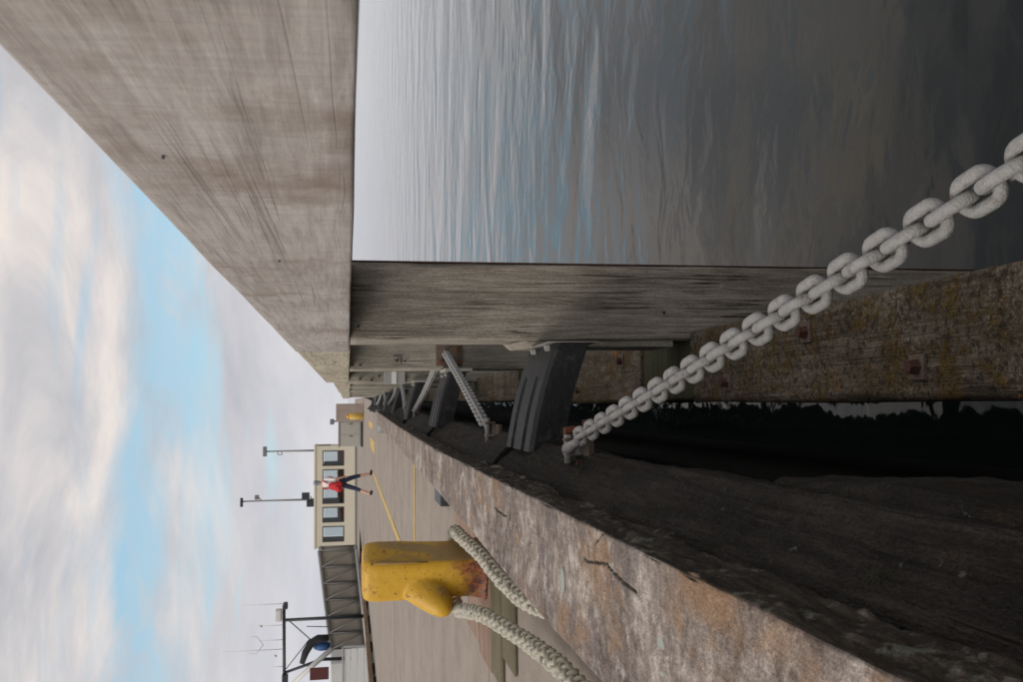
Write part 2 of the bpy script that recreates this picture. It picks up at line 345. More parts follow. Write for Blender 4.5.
def bollard_mat():
    mt, t, b = material('chipped_yellow_paint'); v = objvec(t, False)
    n1 = noise_(t, v, 9, 5, 0.6); n2 = noise_(t, v, 34, 4, 0.6); n3 = noise_(t, v, 6, 6, 0.7, 0.5)
    col = mix(t, n1, (0.46, 0.245, 0.008), (0.64, 0.38, 0.018))
    col = mix(t, ramp(t, n2, [(0.61, g(0)), (0.66, g(0.9))]), col, (0.14, 0.055, 0.018))
    col = mix(t, ramp(t, noise_(t, v, 15, 6, 0.75, 0.3), [(0.60, g(0)), (0.63, g(0.85))]), col, (0.30, 0.115, 0.02))
    sx = t.nodes.new('ShaderNodeSeparateXYZ'); lk(t, v, sx.inputs[0])
    lowr = ramp(t, math_(t, 'SUBTRACT', math_(t, 'MULTIPLY', n3, 0.62), sx.outputs['Z']), [(0.0, g(0)), (0.12, g(0.25)), (0.24, g(1))])
    col = mix(t, lowr, col, ramp(t, math_(t, 'ADD', math_(t, 'MULTIPLY', n2, 0.5), math_(t, 'MULTIPLY', noise_(t, v, 70, 4, 0.7), 0.5)), [(0.36, (0.022, 0.012, 0.008)), (0.48, (0.15, 0.035, 0.010)), (0.60, (0.34, 0.10, 0.016)), (0.70, (0.45, 0.22, 0.02))]))
    # flank turned from the sun: its shade painted in as patchy brown
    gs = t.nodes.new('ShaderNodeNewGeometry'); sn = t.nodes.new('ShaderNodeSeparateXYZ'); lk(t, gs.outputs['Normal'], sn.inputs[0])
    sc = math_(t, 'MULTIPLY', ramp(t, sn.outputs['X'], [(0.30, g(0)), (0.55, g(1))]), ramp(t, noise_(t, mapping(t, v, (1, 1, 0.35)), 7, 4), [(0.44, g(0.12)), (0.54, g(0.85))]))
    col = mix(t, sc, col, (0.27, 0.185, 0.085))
    lk(t, col, b.inputs['Base Color']); b.inputs['Roughness'].default_value = 0.5
    bump(t, b, math_(t, 'ADD', n2, n3), 0.25, 0.01); return mt
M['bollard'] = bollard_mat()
M['rib_shade'] = plain('brown_rib_shade', (0.27, 0.165, 0.05), 0.7, var=0.3, scale=30)  # brown stands in for the shadow edge on the bollard
def water_mat():
    mt, t, b = material('harbour_water'); tc = t.nodes.new('ShaderNodeTexCoord'); v = tc.outputs['Object']
    a = noise_(t, mapping(t, v, (0.6, 1.0, 1), (0, 0, 0), (0, 0, R(10))), 0.5, 2, 0.45, 0.5)
    c = noise_(t, mapping(t, v, (0.62, 1.0, 1), (3, 1, 0), (0, 0, R(18))), 2.3, 2, 0.45, 0.9)
    f = noise_(t, mapping(t, v, (0.75, 1.0, 1), (9, 4, 0), (0, 0, R(-16))), 7.5, 2, 0.5, 0.4)
    calm = ramp(t, noise_(t, mapping(t, v, (0.6, 1, 1)), 0.22, 2), [(0.38, g(0.4)), (0.62, g(1))])
    h = math_(t, 'ADD', math_(t, 'MULTIPLY', a, 0.95), math_(t, 'MULTIPLY', calm, math_(t, 'ADD', math_(t, 'MULTIPLY', c, 0.20), math_(t, 'MULTIPLY', f, 0.035))))
    b.inputs['Base Color'].default_value = (0.006, 0.010, 0.0095, 1); b.inputs['Roughness'].default_value = 0.04
    b.inputs['IOR'].default_value = 1.33; bump(t, b, h, 1.0, 0.10); return mt
M['water'] = water_mat()
def glass_mat():
    mt, t, b = material('window_glass'); out = t.nodes['Material Output']
    tr = t.nodes.new('ShaderNodeBsdfTransparent'); gl = t.nodes.new('ShaderNodeBsdfGlossy'); gl.inputs['Roughness'].default_value = 0.03
    fr = t.nodes.new('ShaderNodeFresnel'); mx = t.nodes.new('ShaderNodeMixShader')
    lk(t, fr.outputs[0], mx.inputs[0]); lk(t, tr.outputs[0], mx.inputs[1]); lk(t, gl.outputs[0], mx.inputs[2]); lk(t, mx.outputs[0], out.inputs[0])
    tr.inputs[0].default_value = (0.85, 0.88, 0.88, 1); t.nodes.remove(b); return mt
M['glass'] = glass_mat()

# ------------------------------------------------------------------ setting: water, wharf, deck
WATER = -1.98
tag(link('water', py_mesh('water', [(-4000, -300, WATER), (4000, -300, WATER), (4000, 7000, WATER), (-4000, 7000, WATER)], [(0, 1, 2, 3)]), M['water']), kind='structure')

LEFT = -7.55
def edge(y):      # seaward edge of the deck bends a little outward far along
    pts = [(-6, -0.30), (8, -0.30), (12, -0.22), (16, -0.14), (26, -0.04), (31, 0.15), (45, 0.35), (95, 0.6)]
    for (a, b), (c, d_) in zip(pts, pts[1:]):
        if a <= y <= c: return b+(d_-b)*(y-a)/(c-a)
    return pts[-1][1]
def left(y): return LEFT if y < 62 else LEFT-7*min(1, (y-62)/1.0)
ys = [-6, 8, 12, 16, 26, 31, 45, 61.9, 63, 95]
V = []; Fc = []
for y in ys: V += [(left(y), y, -0.05), (edge(y), y, -0.05), (edge(y), y, -4), (left(y), y, -4)]
for i in range(len(ys)-1):
    for k in range(4): Fc.append((4*i+k, 4*i+(k+1) % 4, 4*i+4+(k+1) % 4, 4*i+4+k))
Fc += [(0, 1, 2, 3), tuple(4*(len(ys)-1)+k for k in (3, 2, 1, 0))]
wharf = tag(link('wharf', py_mesh('wharf', V, Fc), M['gap_black']), kind='structure')
deck = tag(empty('deck'), kind='structure')
y = -5.46; row = 0
while y < 94:
    L = 3.5 if y < 60 else 8.0
    y2 = min(95, y+L)
    for a, b in ((None, -3.9), (-3.9, None)):
        gp = 0.006
        def X(v, yy, s): return (left(yy) if s else edge(yy)) if v is None else v
        p = [(X(a, y+gp, True)+0.003, y+gp), (X(b, y+gp, False)-gp, y+gp), (X(b, y2-gp, False)-gp, y2-gp), (X(a, y2-gp, True)+0.003, y2-gp)]
        dz = random.uniform(-0.002, 0.002)
        vv = [(q[0], q[1], z) for z in (-0.046, dz) for q in p]
        me = py_mesh('deck_slab', vv, [(0, 1, 2, 3), (4, 5, 6, 7), (0, 1, 5, 4), (1, 2, 6, 5), (2, 3, 7, 6), (3, 0, 4, 7)])
        if not (a is None and y < 6): link('deck_slab', me, M['deck'], deck)
        elif y > 2: link('deck_slab', me, M['deck'], deck)
    y = y2
for (x0, x1, y0, y1) in ((-2.06, -1.95, 9.6, 27.5), (-1.75, -0.62, 10.55, 10.72), (-1.4, -1.05, 26.5, 31), (-0.75, -0.55, 28.5, 33)):
    link('painted_line', box_me(x0, x1, y0, y1, 0.003, 0.006, name='painted_line'), M['paint'], deck)
# timber set into the deck round the bollard
for i, (a, b, w, mt) in enumerate(((4.16, 4.50, -1.22, 'plank'), (4.51, 4.86, -1.38, 'plank'), (4.87, 5.30, -1.40, 'plank2'), (5.31, 5.80, -1.36, 'plank2'), (5.81, 6.45, -1.10, 'plank2'))):
    link('deck_plank', box_me(w, -0.50, a, b, 0.003, 0.016+0.002*(i % 2), 0.004, 'deck_plank'), M[mt], deck)
# kerb along the far side of the wharf
y = 14.0; k = 0
while y < 41:
    o = link('kerb_beam', timber_y('far_kerb', LEFT+0.02, LEFT+0.26, 0.06, 0.19, y, y+5.96, seed=k*3, seg=0.5, counts=(3, 3, 1, 3)), M['kerb_far'])
    for q in (0.6, 3.0, 5.3): link('spacer_block', box_me(LEFT+0.05, LEFT+0.29, y+q, y+q+0.35, 0.002, 0.058), M['gap_black'], o)
    tag(o, ['brown timber kerb beam along the far side of the wharf, first behind the bollard', 'brown timber kerb beam along the far side of the wharf, before the gangway'][min(k, 1)] if k < 2 else 'low brown timber kerb beam on the far wharf edge toward the cream cabin', 'kerb beam', 'kerb beams on the far wharf edge')
    y += 6; k += 1

# ------------------------------------------------------------------ near kerb beams
def lerp_tab(tab, y):
    if y <= tab[0][0]: return tab[0][1]
    for (a, b), (c, d_) in zip(tab, tab[1:]):
        if y <= c: return b+(d_-b)*(y-a)/(c-a)
    return tab[-1][1]
OUT = [(0, -0.235), (4.8, -0.24), (8.4, -0.205), (15.4, -0.10)]
INN = [(0, -0.522), (1.75, -0.518), (2.6, -0.508), (3.5, -0.485), (4.8, -0.454), (8.4, -0.40), (15.4, -0.30)]
cracks = [[(-0.226, 1.69), (-0.239, 1.66), (-0.271, 1.732), (-0.302, 1.727), (-0.298, 1.69), (-0.289, 1.643), (-0.303, 1.587), (-0.307, 1.533), (-0.308, 1.467)],
          [(-0.302, 1.727), (-0.308, 1.76), (-0.312, 1.82)], [(-0.33, 2.95), (-0.337, 2.83), (-0.333, 2.72)]]
def seg_d(px, py, a, b):
    ax, ay = a; bx, by = b; dx, dy = bx-ax, by-ay
    u = max(0, min(1, ((px-ax)*dx+(py-ay)*dy)/(dx*dx+dy*dy))); return math.hypot(px-ax-u*dx, py-ay-u*dy)
def kerb(y0, y1, seg, ntop, seed, label, zt=0.29):
    prof = rrect(0, 1, 0, 1, 0.0, ntop, 10 if ntop > 30 else 5, 2, 4, 1)
    # rebuild with true rounding in metres
    w = 0.285; prof = rrect(-w, 0, 0.085, zt, 0.007, ntop, 30 if ntop > 30 else 8, 2, 4, 4)
    dirt_crack_shade = []
    def fn(a, b, na, nb, t):
        o, i_ = lerp_tab(OUT, t), lerp_tab(INN, t)
        x = o + (a/w)*(o-i_)
        dsp = 0.0035*nz(x*5+seed, t*2, b*5)+0.0022*nz(x*28, t*14+seed, b*28)
        if nb > 0.8: dsp -= 0.004*max(0, nz(x*9+seed, t*5, 3.1))
        if nb > 0.2 and na > 0.2: dsp -= max(0, nz(t*4+seed, 1.7, 0)-0.1)*0.008+max(0, nz(t*15+seed, 4.7, 0)-0.1)*0.004
        if na > 0.5:
            fd = min(1, max(0, (zt-b)/0.03))
            dsp += fd*(0.010*nz(t*3, b*14, seed)+0.007*nz(t*11, b*50, seed)+0.004*nz(t*40, b*70, seed))
            if b < 0.185+0.035*nz(t*2.3, seed, 1)+0.012*nz(t*12, seed, 5): dsp -= 0.035
        dv = 0.0
        if nb > 0.8 and y0 < 2.0:
            for c in cracks:
                if min(p[1] for p in c)-0.02 < t < max(p[1] for p in c)+0.02:
                    dm = min(seg_d(x+0.004*nz(t*30, x*30, 1), t, p, q) for p, q in zip(c, c[1:]))
                    if dm < 0.0035: dsp -= 0.007*(1-dm/0.0035)
                    cw = 0.0034+0.0018*nz(t*22, x*22, 6)
                    if dm < cw: dv = max(dv, (1-dm/cw)*(0.75+0.5*nz(t*30, 2, x*30)))
        dirt_crack_shade.append(max(0, min(0.9, dv*1.2)))
        endp = min(t-y0, y1-t)
        if endp < 0.012 and nb > 0: dsp -= (0.012-endp)*0.6
        return (x+na*dsp, t, b+nb*dsp)
    me = loft('kerb_beam', prof, y0, y1, int((y1-y0)/seg), fn)
    at = me.attributes.new('dirt_crack_shade', 'FLOAT', 'POINT'); at.data.foreach_set('value', dirt_crack_shade)
    o = link('kerb_beam', me, M['kerb']); tag(o, label, 'kerb beam', 'kerb beams on the near wharf edge')
    yy = y0+0.35
    while yy < y1-0.4:
        a_, b_ = lerp_tab(INN, yy)+0.02, lerp_tab(OUT, yy)-0.02
        link('spacer_block', box_me(a_, b_, yy, yy+0.4, 0.004, 0.083), M['gap_black'], o); yy += 1.6
    return o
k1 = kerb(0.10, 3.42, 0.0045, 80, 0.3, 'heavy pale weathered kerb beam in the foreground, cracked and orange stained')
k2 = kerb(3.435, 9.0, 0.03, 16, 4.1, 'weathered kerb beam beside the yellow bollard, second along the wharf edge')
k3 = kerb(9.02, 15.4, 0.06, 8, 8.7, 'distant pale end length of kerb beam along the wharf edge')
for (x, y, rx, ry) in ((-0.380, 1.352, 0.030, 0.020), (-0.386, 2.0, 0.026, 0.019), (-0.37, 0.72, 0.028, 0.02)):
    for nm, gr, zz, mt in (('bolt_hole', 1.16, 0.2815, 'gap_black'), ('bolt_plug', 1.0, 0.2835, 'plug')):
        bm = bmesh.new(); bmesh.ops.create_cone(bm, cap_ends=True, segments=20, radius1=0.5, radius2=0.5, depth=1.0)
        bmesh.ops.transform(bm, matrix=Matrix.Translation((x, y, zz)) @ Matrix.Diagonal((rx*2*gr, ry*2*gr, 0.012, 1)), verts=bm.verts)
        link(nm, from_bm(bm, nm), M[mt], k1)
eb = link('kerb_end_block', timber_y('kerb_end', -0.52, -0.1, 0.0, 0.22, 17.2, 18.0, 2.2, counts=(4, 3, 1, 3)), M['greym'])
tag(eb, 'small dark grey block standing at the far end of the kerb', 'block')
sb = link('kerb_chock', box_me(-0.76, -0.62, 6.9, 7.35, 0.004, 0.075, 0.012), M['darkm'])
tag(sb, 'dark grey chock lying behind the kerb, past the yellow bollard', 'chock')

# ------------------------------------------------------------------ rotten ledge timbers on the wharf face
def ledge(y0, y1, xo, seed, label, seg=0.02, zin=0.175, zo=0.05):
    n = 26 if y0 < 3 else 10
    prof = []
    for k in range(n+1):
        u = k/n; prof.append((-0.268+(xo+0.268)*u, zin+(zo-zin)*(u**1.3), 0.35, 0.93))
    for k in range(1, 5): prof.append((xo+0.003-0.004*k, zo-0.02*k, 1, 0))
    prof.append((-0.268, zo-0.10, -1, 0))
    def fn(a, b, na, nb, t):
        x = a; of = lerp_tab(OUT, t)+0.235
        ds = 0.010*nz(t*1.7+seed, a*7, b*5)+0.008*nz(t*5+seed, a*30, b*20)+0.004*nz(t*22+seed, a*70, b*60)+0.004*nz(t*45+seed, a*80, b*80)
        if nb > 0.5 and a > -0.225: ds -= 0.02*max(0, nz(t*2.6, a*30, seed)-0.1)
        if na < 0: ds = 0
        return (x+na*ds+of, t, b+nb*ds)
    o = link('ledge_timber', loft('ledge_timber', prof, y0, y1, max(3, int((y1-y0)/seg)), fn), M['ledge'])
    return tag(o, label, 'timber', 'dark timbers along the wharf face')
PY = [0.17+0.0, 3.6, 6.75, 9.9, 13.05, 16.2, 19.35, 22.5, 25.65]
RY = [(p-0.30, p+0.20) for p in PY[1:]]
ledge(0.15, RY[0][0]-0.03, -0.142, 0.7, 'dark rotten ledge timber below the cracked kerb in the foreground', 0.012)
prev = RY[0][1]+0.03
for i in range(len(RY)):
    a, b = RY[i]
    ledge(a-0.025, b+0.025, -0.180 if i == 0 else -0.160, 3.3+i, ['short recessed ledge timber under the nearest rubber buffer', 'short recessed ledge timber under the second rubber buffer'][i] if i < 2 else 'short dark ledge timber under the %s rubber buffer from the camera' % ORD[i], 0.05, 0.15, 0.075)
    nxt = RY[i+1][0]-0.03 if i+1 < len(RY) else 28
    ledge(b+0.03, nxt, -0.130, 7.7+i, ['mossy ledge timber between the first and second rubber buffers', 'ledge timber between the second and third rubber buffers'][i] if i < 2 else 'dark ledge timber just past the %s rubber buffer from the camera' % ORD[i], 0.03 if i < 1 else 0.1)
# broken slab of timber proud of the ledge near the camera
def hump():
    prof = rrect(-0.20, -0.122, -0.22, 0.03, 0.03, 8, 8, 2, 2, 4)
    def fn(a, b, na, nb, t):
        e = max(0, min(1, (t-0.1)/0.2)) * max(0, min(1, (1.62-t)/0.35)); s = 0.012*nz(t*3, b*6, 2)+0.006*nz(t*14, b*20, a*20)
        return (a+na*s-(1-e)*0.025, t, b+nb*s-(1-e)*0.06)
    o = link('split_timber', loft('split_timber', prof, 0.12, 1.64, 90, fn), M['ledge'])
    tag(o, 'rounded dark timber stub bulging out below the foreground ledge', 'timber')
hump()
# near-black beam added so the gap between wharf and fender reads dark
tb = link('added_dark_beam', timber_y('added_dark_beam', -0.30, -0.22, -1.30, -0.45, -0.5, 28, 5, seg=0.4), M['gap_black'])
tag(tb, 'black beam added low in the gap under the ledge to darken it', 'beam')

# ------------------------------------------------------------------ fender: capping beams, piles, walings
caps = [(-1.6, 4.40, 0.249, 0.742, 0.988, 'cap', 'big grey capping beam overhead in the foreground, smooth sawn face', 0.0),
        (4.412, 10.6, 0.252, 0.737, 0.985, 'cap2', 'pale striped capping beam just beyond the big foreground one', 0.0),
        (10.62, 16.9, 0.235, 0.715, 0.90, 'cap2', 'third capping beam along the fender, lower than the one before', -0.002),
        (16.92, 26.2, 0.215, 0.70, 0.88, 'cap2', 'farthest capping beam at the end of the fender line', -0.004)]
for i, (y0, y1, x0, z0, z1, mt, lb, tw) in enumerate(caps):
    o = link('capping_beam', timber_y('capping_beam', x0, x0+0.30, z0, z1, y0, y1, i*2.7, 0.006, 0.0015, 0.05 if i < 2 else 0.2, (6, 4, 4, 12), tw, 0.4), M[mt])
    tag(o, lb, 'beam', 'capping beams of the fender')
    if i == 0:
        for (yy, zz) in ((1.62, 0.865), (0.95, 0.93)):
            link('nail_hole', tube_me([(x0-0.0035, yy, zz), (x0+0.02, yy, zz)], 0.0016, 8), M['darkm'], o)
PX = [(0.249, 0.549), (0.249, 0.552), (0.249, 0.545), (0.228, 0.335), (0.235, 0.50), (0.225, 0.48), (0.215, 0.47), (0.21, 0.46), (0.205, 0.45)]
plab = ['timber fender pile right beside the camera', 'broad weathered grey timber pile in front, open grain', 'second timber pile, with bolt plate and chain on its face', 'slim pale third pile seen past the second']
piles = []
for i, (py, (x0, x1)) in enumerate(zip(PY, PX)):
    top = [c for c in caps if c[0] <= py+0.1 <= c[1]][0][3]-0.003
    o = link('fender_pile', timber_z('fender_pile', x0, x1, py, py+0.30, -4.0, top, i*5.1, 0.010, 0.0032, 0.03 if i < 3 else 0.2, 14 if i < 3 else 4), M['pile' if i < 2 else 'pile2'])
    tag(o, plab[i] if i < 4 else '%s timber fender pile along the row, counted from the broad front pile' % ORD[i-1], 'pile', 'timber fender piles'); piles.append(o)
# rusty strip along the outer arris and fixings of the front pile
o = piles[1]
link('edge_strip', box_me(0.5535, 0.558, 3.602, 3.70, -3.0, 0.735), M['rust'], o)
link('packing_board', py_mesh('packing_board', [(0.222, 3.61, -0.56), (0.2465, 3.61, -0.56), (0.2465, 3.88, -0.56), (0.222, 3.88, -0.56), (0.222, 3.61, 0.0), (0.2465, 3.61, 0.055), (0.2465, 3.88, 0.10), (0.222, 3.88, 0.07)],
     [(0, 1, 2, 3), (4, 5, 6, 7), (0, 1, 5, 4), (1, 2, 6, 5), (2, 3, 7, 6), (3, 0, 4, 7)]), M['pile2'], o)
def bolt(name, loc, n, r, h, mat, parent, washer=None):
    n = Vector(n).normalized(); q = n.to_track_quat('Z', 'Y').to_matrix().to_4x4(); q.translation = loc
    bm = bmesh.new(); bmesh.ops.create_cone(bm, cap_ends=True, segments=6 if washer != 'round' else 10, radius1=r, radius2=r*0.8, depth=h, matrix=q @ Matrix.Translation((0, 0, h/2+0.004)))
    o = link(name, from_bm(bm, name), mat, parent)
    if washer:
        bm = bmesh.new(); w = r*1.45; add_box(bm, -w, w, -w, w, -0.003, 0.005, q); link('washer', from_bm(bm, 'washer'), M['washer'], o)
    return o
bolt('nail', (0.36, 3.598, -0.52), (0, -1, 0), 0.007, 0.004, M['darkm'], o)
for (zz, xx) in ((0.71, 0.30),): bolt('nail', (xx, 3.598, zz), (0, -1, 0), 0.006, 0.004, M['darkm'], o)
# second pile's plates
o = piles[2]
pl = link('chain_plate', box_me(0.275, 0.43, 6.735, 6.747, -0.075, 0.115, 0.002), M['washer'], o)
for (x, z) in ((0.30, 0.08), (0.40, -0.04), (0.30, -0.04)): bolt('bolt', (x, 6.735, z), (0, -1, 0), 0.018, 0.03, M['rust_light'], pl)
link('small_plate', box_me(0.29, 0.345, 6.738, 6.747, 0.37, 0.43, 0.002), M['pile2'], o)
bolt('bolt', (0.315, 6.738, 0.40), (0, -1, 0), 0.010, 0.01, M['darkm'], o); bolt('bolt', (0.315, 6.745, 0.34), (0, -1, 0), 0.008, 0.006, M['darkm'], o)
for z in (0.715, 0.66): bolt('bolt', (0.285, 6.745, z), (0, -1, 0), 0.010, 0.006, M['darkm'], o)
o = piles[3]
link('mounting_plate', box_me(0.215, 0.345, 9.86, 9.895, 0.15, 0.37, 0.004), M['galv2'], o); link('white_strip', box_me(0.215, 0.345, 9.85, 9.859, 0.24, 0.29), M['whitep'], o)
for (x, z) in ((0.27, 0.62), (0.30, 0.42), (0.26, 0.50)): bolt('bolt', (x, 9.898, z), (0, -1, 0), 0.014, 0.01, M['rust'], o)
# walings with green joint blocks at every pile
wy = [-0.6]+[p for p in PY[1:]]
seg_list = [(-0.6, 3.57), (4.22, 6.73), (7.38, 9.88), (10.5, 13.0), (13.6, 16.15), (16.8, 26.2)]
wlab = ['mossy lichen covered lower waling in the foreground, orange patches', 'mossy lower waling seen between the buffer and the second pile', 'lower waling beyond the second pile', 'lower waling past the third pile']
for i, (a, b) in enumerate(seg_list):
    sx = 0.0 if i < 2 else 0.01*i
    o = link('waling', timber_y('waling', -0.008+sx, 0.285, -0.90, -0.62, a, b, i*3.9+1, 0.02, 0.006, 0.025 if i < 2 else 0.1, (22, 4, 2, 6)), M['waling'])
    tag(o, wlab[i] if i < 4 else '%s length of lower waling from the camera, far along' % ORD[i], 'waling', 'lower walings of the fender')
    if i == 0: bl = ((0.203, 2.6), (0.066, 3.2), (0.076, 2.05), (0.19, 1.2))
    elif i == 1: bl = ((0.205, 4.52), (0.07, 5.4))
    else: bl = ()
    for (x, y) in bl: bolt('bolt', (x, y, -0.618), (0, 0, 1), 0.021, 0.026, M['rust'], o, 'sq')
    if i < 5:
        c = seg_list[i+1][0]
        q = link('waling_joint', timber_y('waling_joint', 0.002+sx, 0.278, -0.93, -0.632, b+0.005, c-0.005, i+9, 0.015, 0.006, 0.03, (12, 4, 2, 4)), M['algae'])
        tag(q, ['green slimy joint block beside the front pile', 'green joint block beside the second pile'][i] if i < 2 else 'green joint block beside the %s pile from the front one' % ORD[i], 'timber block', 'joint blocks between walings')

# ------------------------------------------------------------------ rubber buffers
def buffer_mesh(xl, xr):
    """sloping slab, two grooves in the top, x from wharf to pile; origin y centre"""
    prof = [(-0.25, 0), (-0.25, 0)]
    top = [(-0.25, -0.016), (-0.236, 0), (-0.142, 0), (-0.132, -0.04), (-0.088, -0.04), (-0.078, 0), (0.078, 0), (0.088, -0.04), (0.132, -0.04), (0.142, 0), (0.236, 0), (0.25, -0.016)]
    V, Fc = [], []; n = len(top)+2; N = 14
    for i in range(N+1):
        u = i/N; x = xl+(xr-xl)*u; z = 0.105-0.105*u+0.012*math.sin(u*math.pi)
        gr = 1.0 if u < 0.62 else max(0, 1-(u-0.62)/0.06)
        for (yy, zz) in top: V.append((x, yy, z+(zz*gr if abs(yy) < 0.2 else zz)))
        V.append((x, 0.25, z-0.125)); V.append((x, -0.25, z-0.125))
    for i in range(N):
        for k in range(n): Fc.append((i*n+k, i*n+(k+1) % n, (i+1)*n+(k+1) % n, (i+1)*n+k))
    Fc += [tuple(range(n)), tuple(N*n+k for k in range(n))]
    return py_mesh('rubber_body', V, Fc)
rb = buffer_mesh(-0.178, 0.219); rb2 = buffer_mesh(-0.160, 0.225)
lug = box_me(0.165, 0.219, -0.03, 0.03, 0.0, 0.012, 0.002)
for i, (a, b) in enumerate(RY):
    r = empty('rubber_buffer', ((0.0 if i < 3 else -0.02), (a+b)/2, 0.0+(0.05 if i > 0 else 0)))
    tag(r, ['nearest big black rubber buffer wedged between wharf and front pile', 'second black rubber buffer, at the pile with the chain plate', 'third black rubber buffer along the gap'][i] if i < 3 else '%s black rubber buffer, small with distance, counted from the nearest' % ORD[i], 'buffer', 'rubber buffers between wharf and fender')
    body = link('rubber_body', rb if i == 0 else rb2, M['rubber'], r)
    if i < 3:
        fl = link('end_flange', box_me(0.2195 if i == 0 else 0.2255, 0.2215 if i == 0 else 0.247, -0.27, 0.10, -0.16, 0.03), M['galv2'], r)
        for yy in (-0.2, 0.06):
            bolt('bolt', (0.205, yy, 0.012), (-0.2, 0, 1), 0.014, 0.016, M['galv'], fl)

# ------------------------------------------------------------------ chains
BAR, WID, PITCH_ = 0.0086, 0.057, 0.0475
def link_mesh(nseg, nb):
    rc = WID/2-BAR; s = (PITCH_-2*(rc-BAR))/2; pts = []
    h = nseg//2
    for k in range(h+1): a = -math.pi/2+math.pi*k/h; pts.append((s+rc*math.cos(a), rc*math.sin(a), 0))
    for k in range(h+1): a = math.pi/2+math.pi*k/h; pts.append((-s+rc*math.cos(a), rc*math.sin(a), 0))
    return tube_me(pts, BAR, nb, True, True, 'link')
LK_HI, LK_LO = link_mesh(28, 14), link_mesh(14, 6)
def chain(p0, p1, sag, label, hi=True, joined=False, group=None, links=True):
    p0, p1 = Vector(p0), Vector(p1); L = (p1-p0).length
    n = int(round(L/PITCH_)); root = empty('chain', p0); tag(root, label, 'chain', group)
    vd = ((p0+p1)/2-Vector((0, 0, EYE))).normalized()
    def P(u): return p0.lerp(p1, u) - Vector((0, 0, sag*4*u*(1-u)))
    bm = bmesh.new() if joined else None
    for i in range(n):
        c = P((i+0.5)/n); t = (P((i+1)/n)-P(i/n)).normalized()
        nrm = (vd-t*vd.dot(t)).normalized(); b = t.cross(nrm)
        rot = R(6) + (math.pi/2 if i % 2 else 0) + random.uniform(-0.07, 0.07)
        yv = nrm*math.sin(rot)+b*math.cos(rot); zv = t.cross(yv)
        mm = Matrix((t, yv, zv)).transposed().to_4x4(); mm.translation = c-p0
        sc = L/n/PITCH_; mm = mm @ Matrix.Diagonal((sc, 1, 1, 1))
        if joined:
            tmp = LK_LO.copy(); tmp.transform(mm); bm.from_mesh(tmp); bpy.data.meshes.remove(tmp)
        else:
            o = link('link', LK_HI if hi else LK_LO, M['galv'], root); o.matrix_local = mm
    if joined:
        o = link('links', from_bm(bm, 'links', True), M['galv'], root); o['kind'] = 'stuff'
    return root
def bracket(x, y, z, dy, label, big):
    r = empty('chain_bracket', (x, y, z)); tag(r, label, 'bracket', 'chain brackets on the wharf ledge')
    s = dy
    link('base_plate', box_me(-0.075, 0.018, -0.10, 0.10, -0.012, 0.006, 0.003), M['washer'], r)
    for q in ((-0.034, 0.008) if big else (-0.034, 0.026)): link('lug', box_me(q-0.005, q+0.005, -0.018, 0.018, 0.006, 0.055, 0.004), M['washer' if q > 0 else 'galv'], r)
    link('pin', tube_me([(-0.062, 0, 0.042), (0.022 if big else 0.05, 0, 0.042)], 0.012, 10), M['galv'], r)
    if big:
        for (a, b) in ((-0.062, -0.06), (-0.064, 0.075), (-0.02, 0.095)): bolt('nut', (a, b, 0.003), (0, 0, 1), 0.017, 0.024, M['rust'], r)
        bolt('nut', (0.030, 0.02, 0.012), (0, 0, 1), 0.020, 0.032, M['rust_light'], r); bolt('nut', (0.034, -0.02, -0.02), (1, 0, 0.2), 0.022, 0.03, M['rust'], r)
        # long shackle running out to the first link
        link('shackle', tube_me([(-0.02, 0.0, 0.042), (-0.012, -0.05*1, 0.046), (0.0, -0.12, 0.05), (0.010, -0.155, 0.048)], [0.020, 0.0165, 0.0135, 0.0125], 12), M['galv'], r)
    return r
bracket(-0.118, 2.70, 0.062, -1, 'pale chain bracket with rusty nuts in front of the nearest rubber buffer', True)
A0 = Vector((0.255, 0.922, 0.018)); A1 = Vector((-0.100, 2.56, 0.108)); dirn = (A0-A1)/(A0-A1).length
chain(A1, A1+dirn*((A1.y-0.49)/-dirn.y), 0.012, 'big galvanised chain stretched across the foreground over dark water', True, group='chains tying the fender to the wharf')
bracket(-0.118, 4.36, 0.055, 1, 'chain bracket on the ledge behind the nearest rubber buffer', False)
chain((0.372, 6.715, 0.05), (-0.105, 4.40, 0.10), 0.004, 'galvanised chain running from the second pile down to the ledge', True, group='chains tying the fender to the wharf')
bracket(-0.09, 9.35, 0.05, -1, 'chain bracket on the ledge short of the third buffer', False)
chain((0.30, 7.06, 0.08), (-0.075, 9.35, 0.09), 0.01, 'chain hanging from behind the second pile to the far ledge', False, group='chains tying the fender to the wharf')
bracket(-0.06, 10.85, 0.05, 1, 'small chain bracket on the ledge beyond the third buffer', False)
chain((0.33, 13.04, 0.02), (-0.045, 10.85, 0.09), 0.01, 'small chain running from the fourth row pile back to the ledge', False, joined=True, group='chains tying the fender to the wharf')
for k, py in ((4, 13.05), (6, 19.35), (8, 25.65)):
    if k > 4: chain((0.30, py-0.01, 0.03), (0.0, py-2.2, 0.09), 0.03, 'tiny distant chain slanting from the near side of the %s pile' % ORD[k-1], False, True, 'chains tying the fender to the wharf')
    if k < 8: chain((0.28, py+0.31, 0.06), (0.0, py+2.3, 0.09), 0.03, 'tiny distant chain slanting from the far side of the %s pile' % ORD[k-1], False, True, 'chains tying the fender to the wharf')

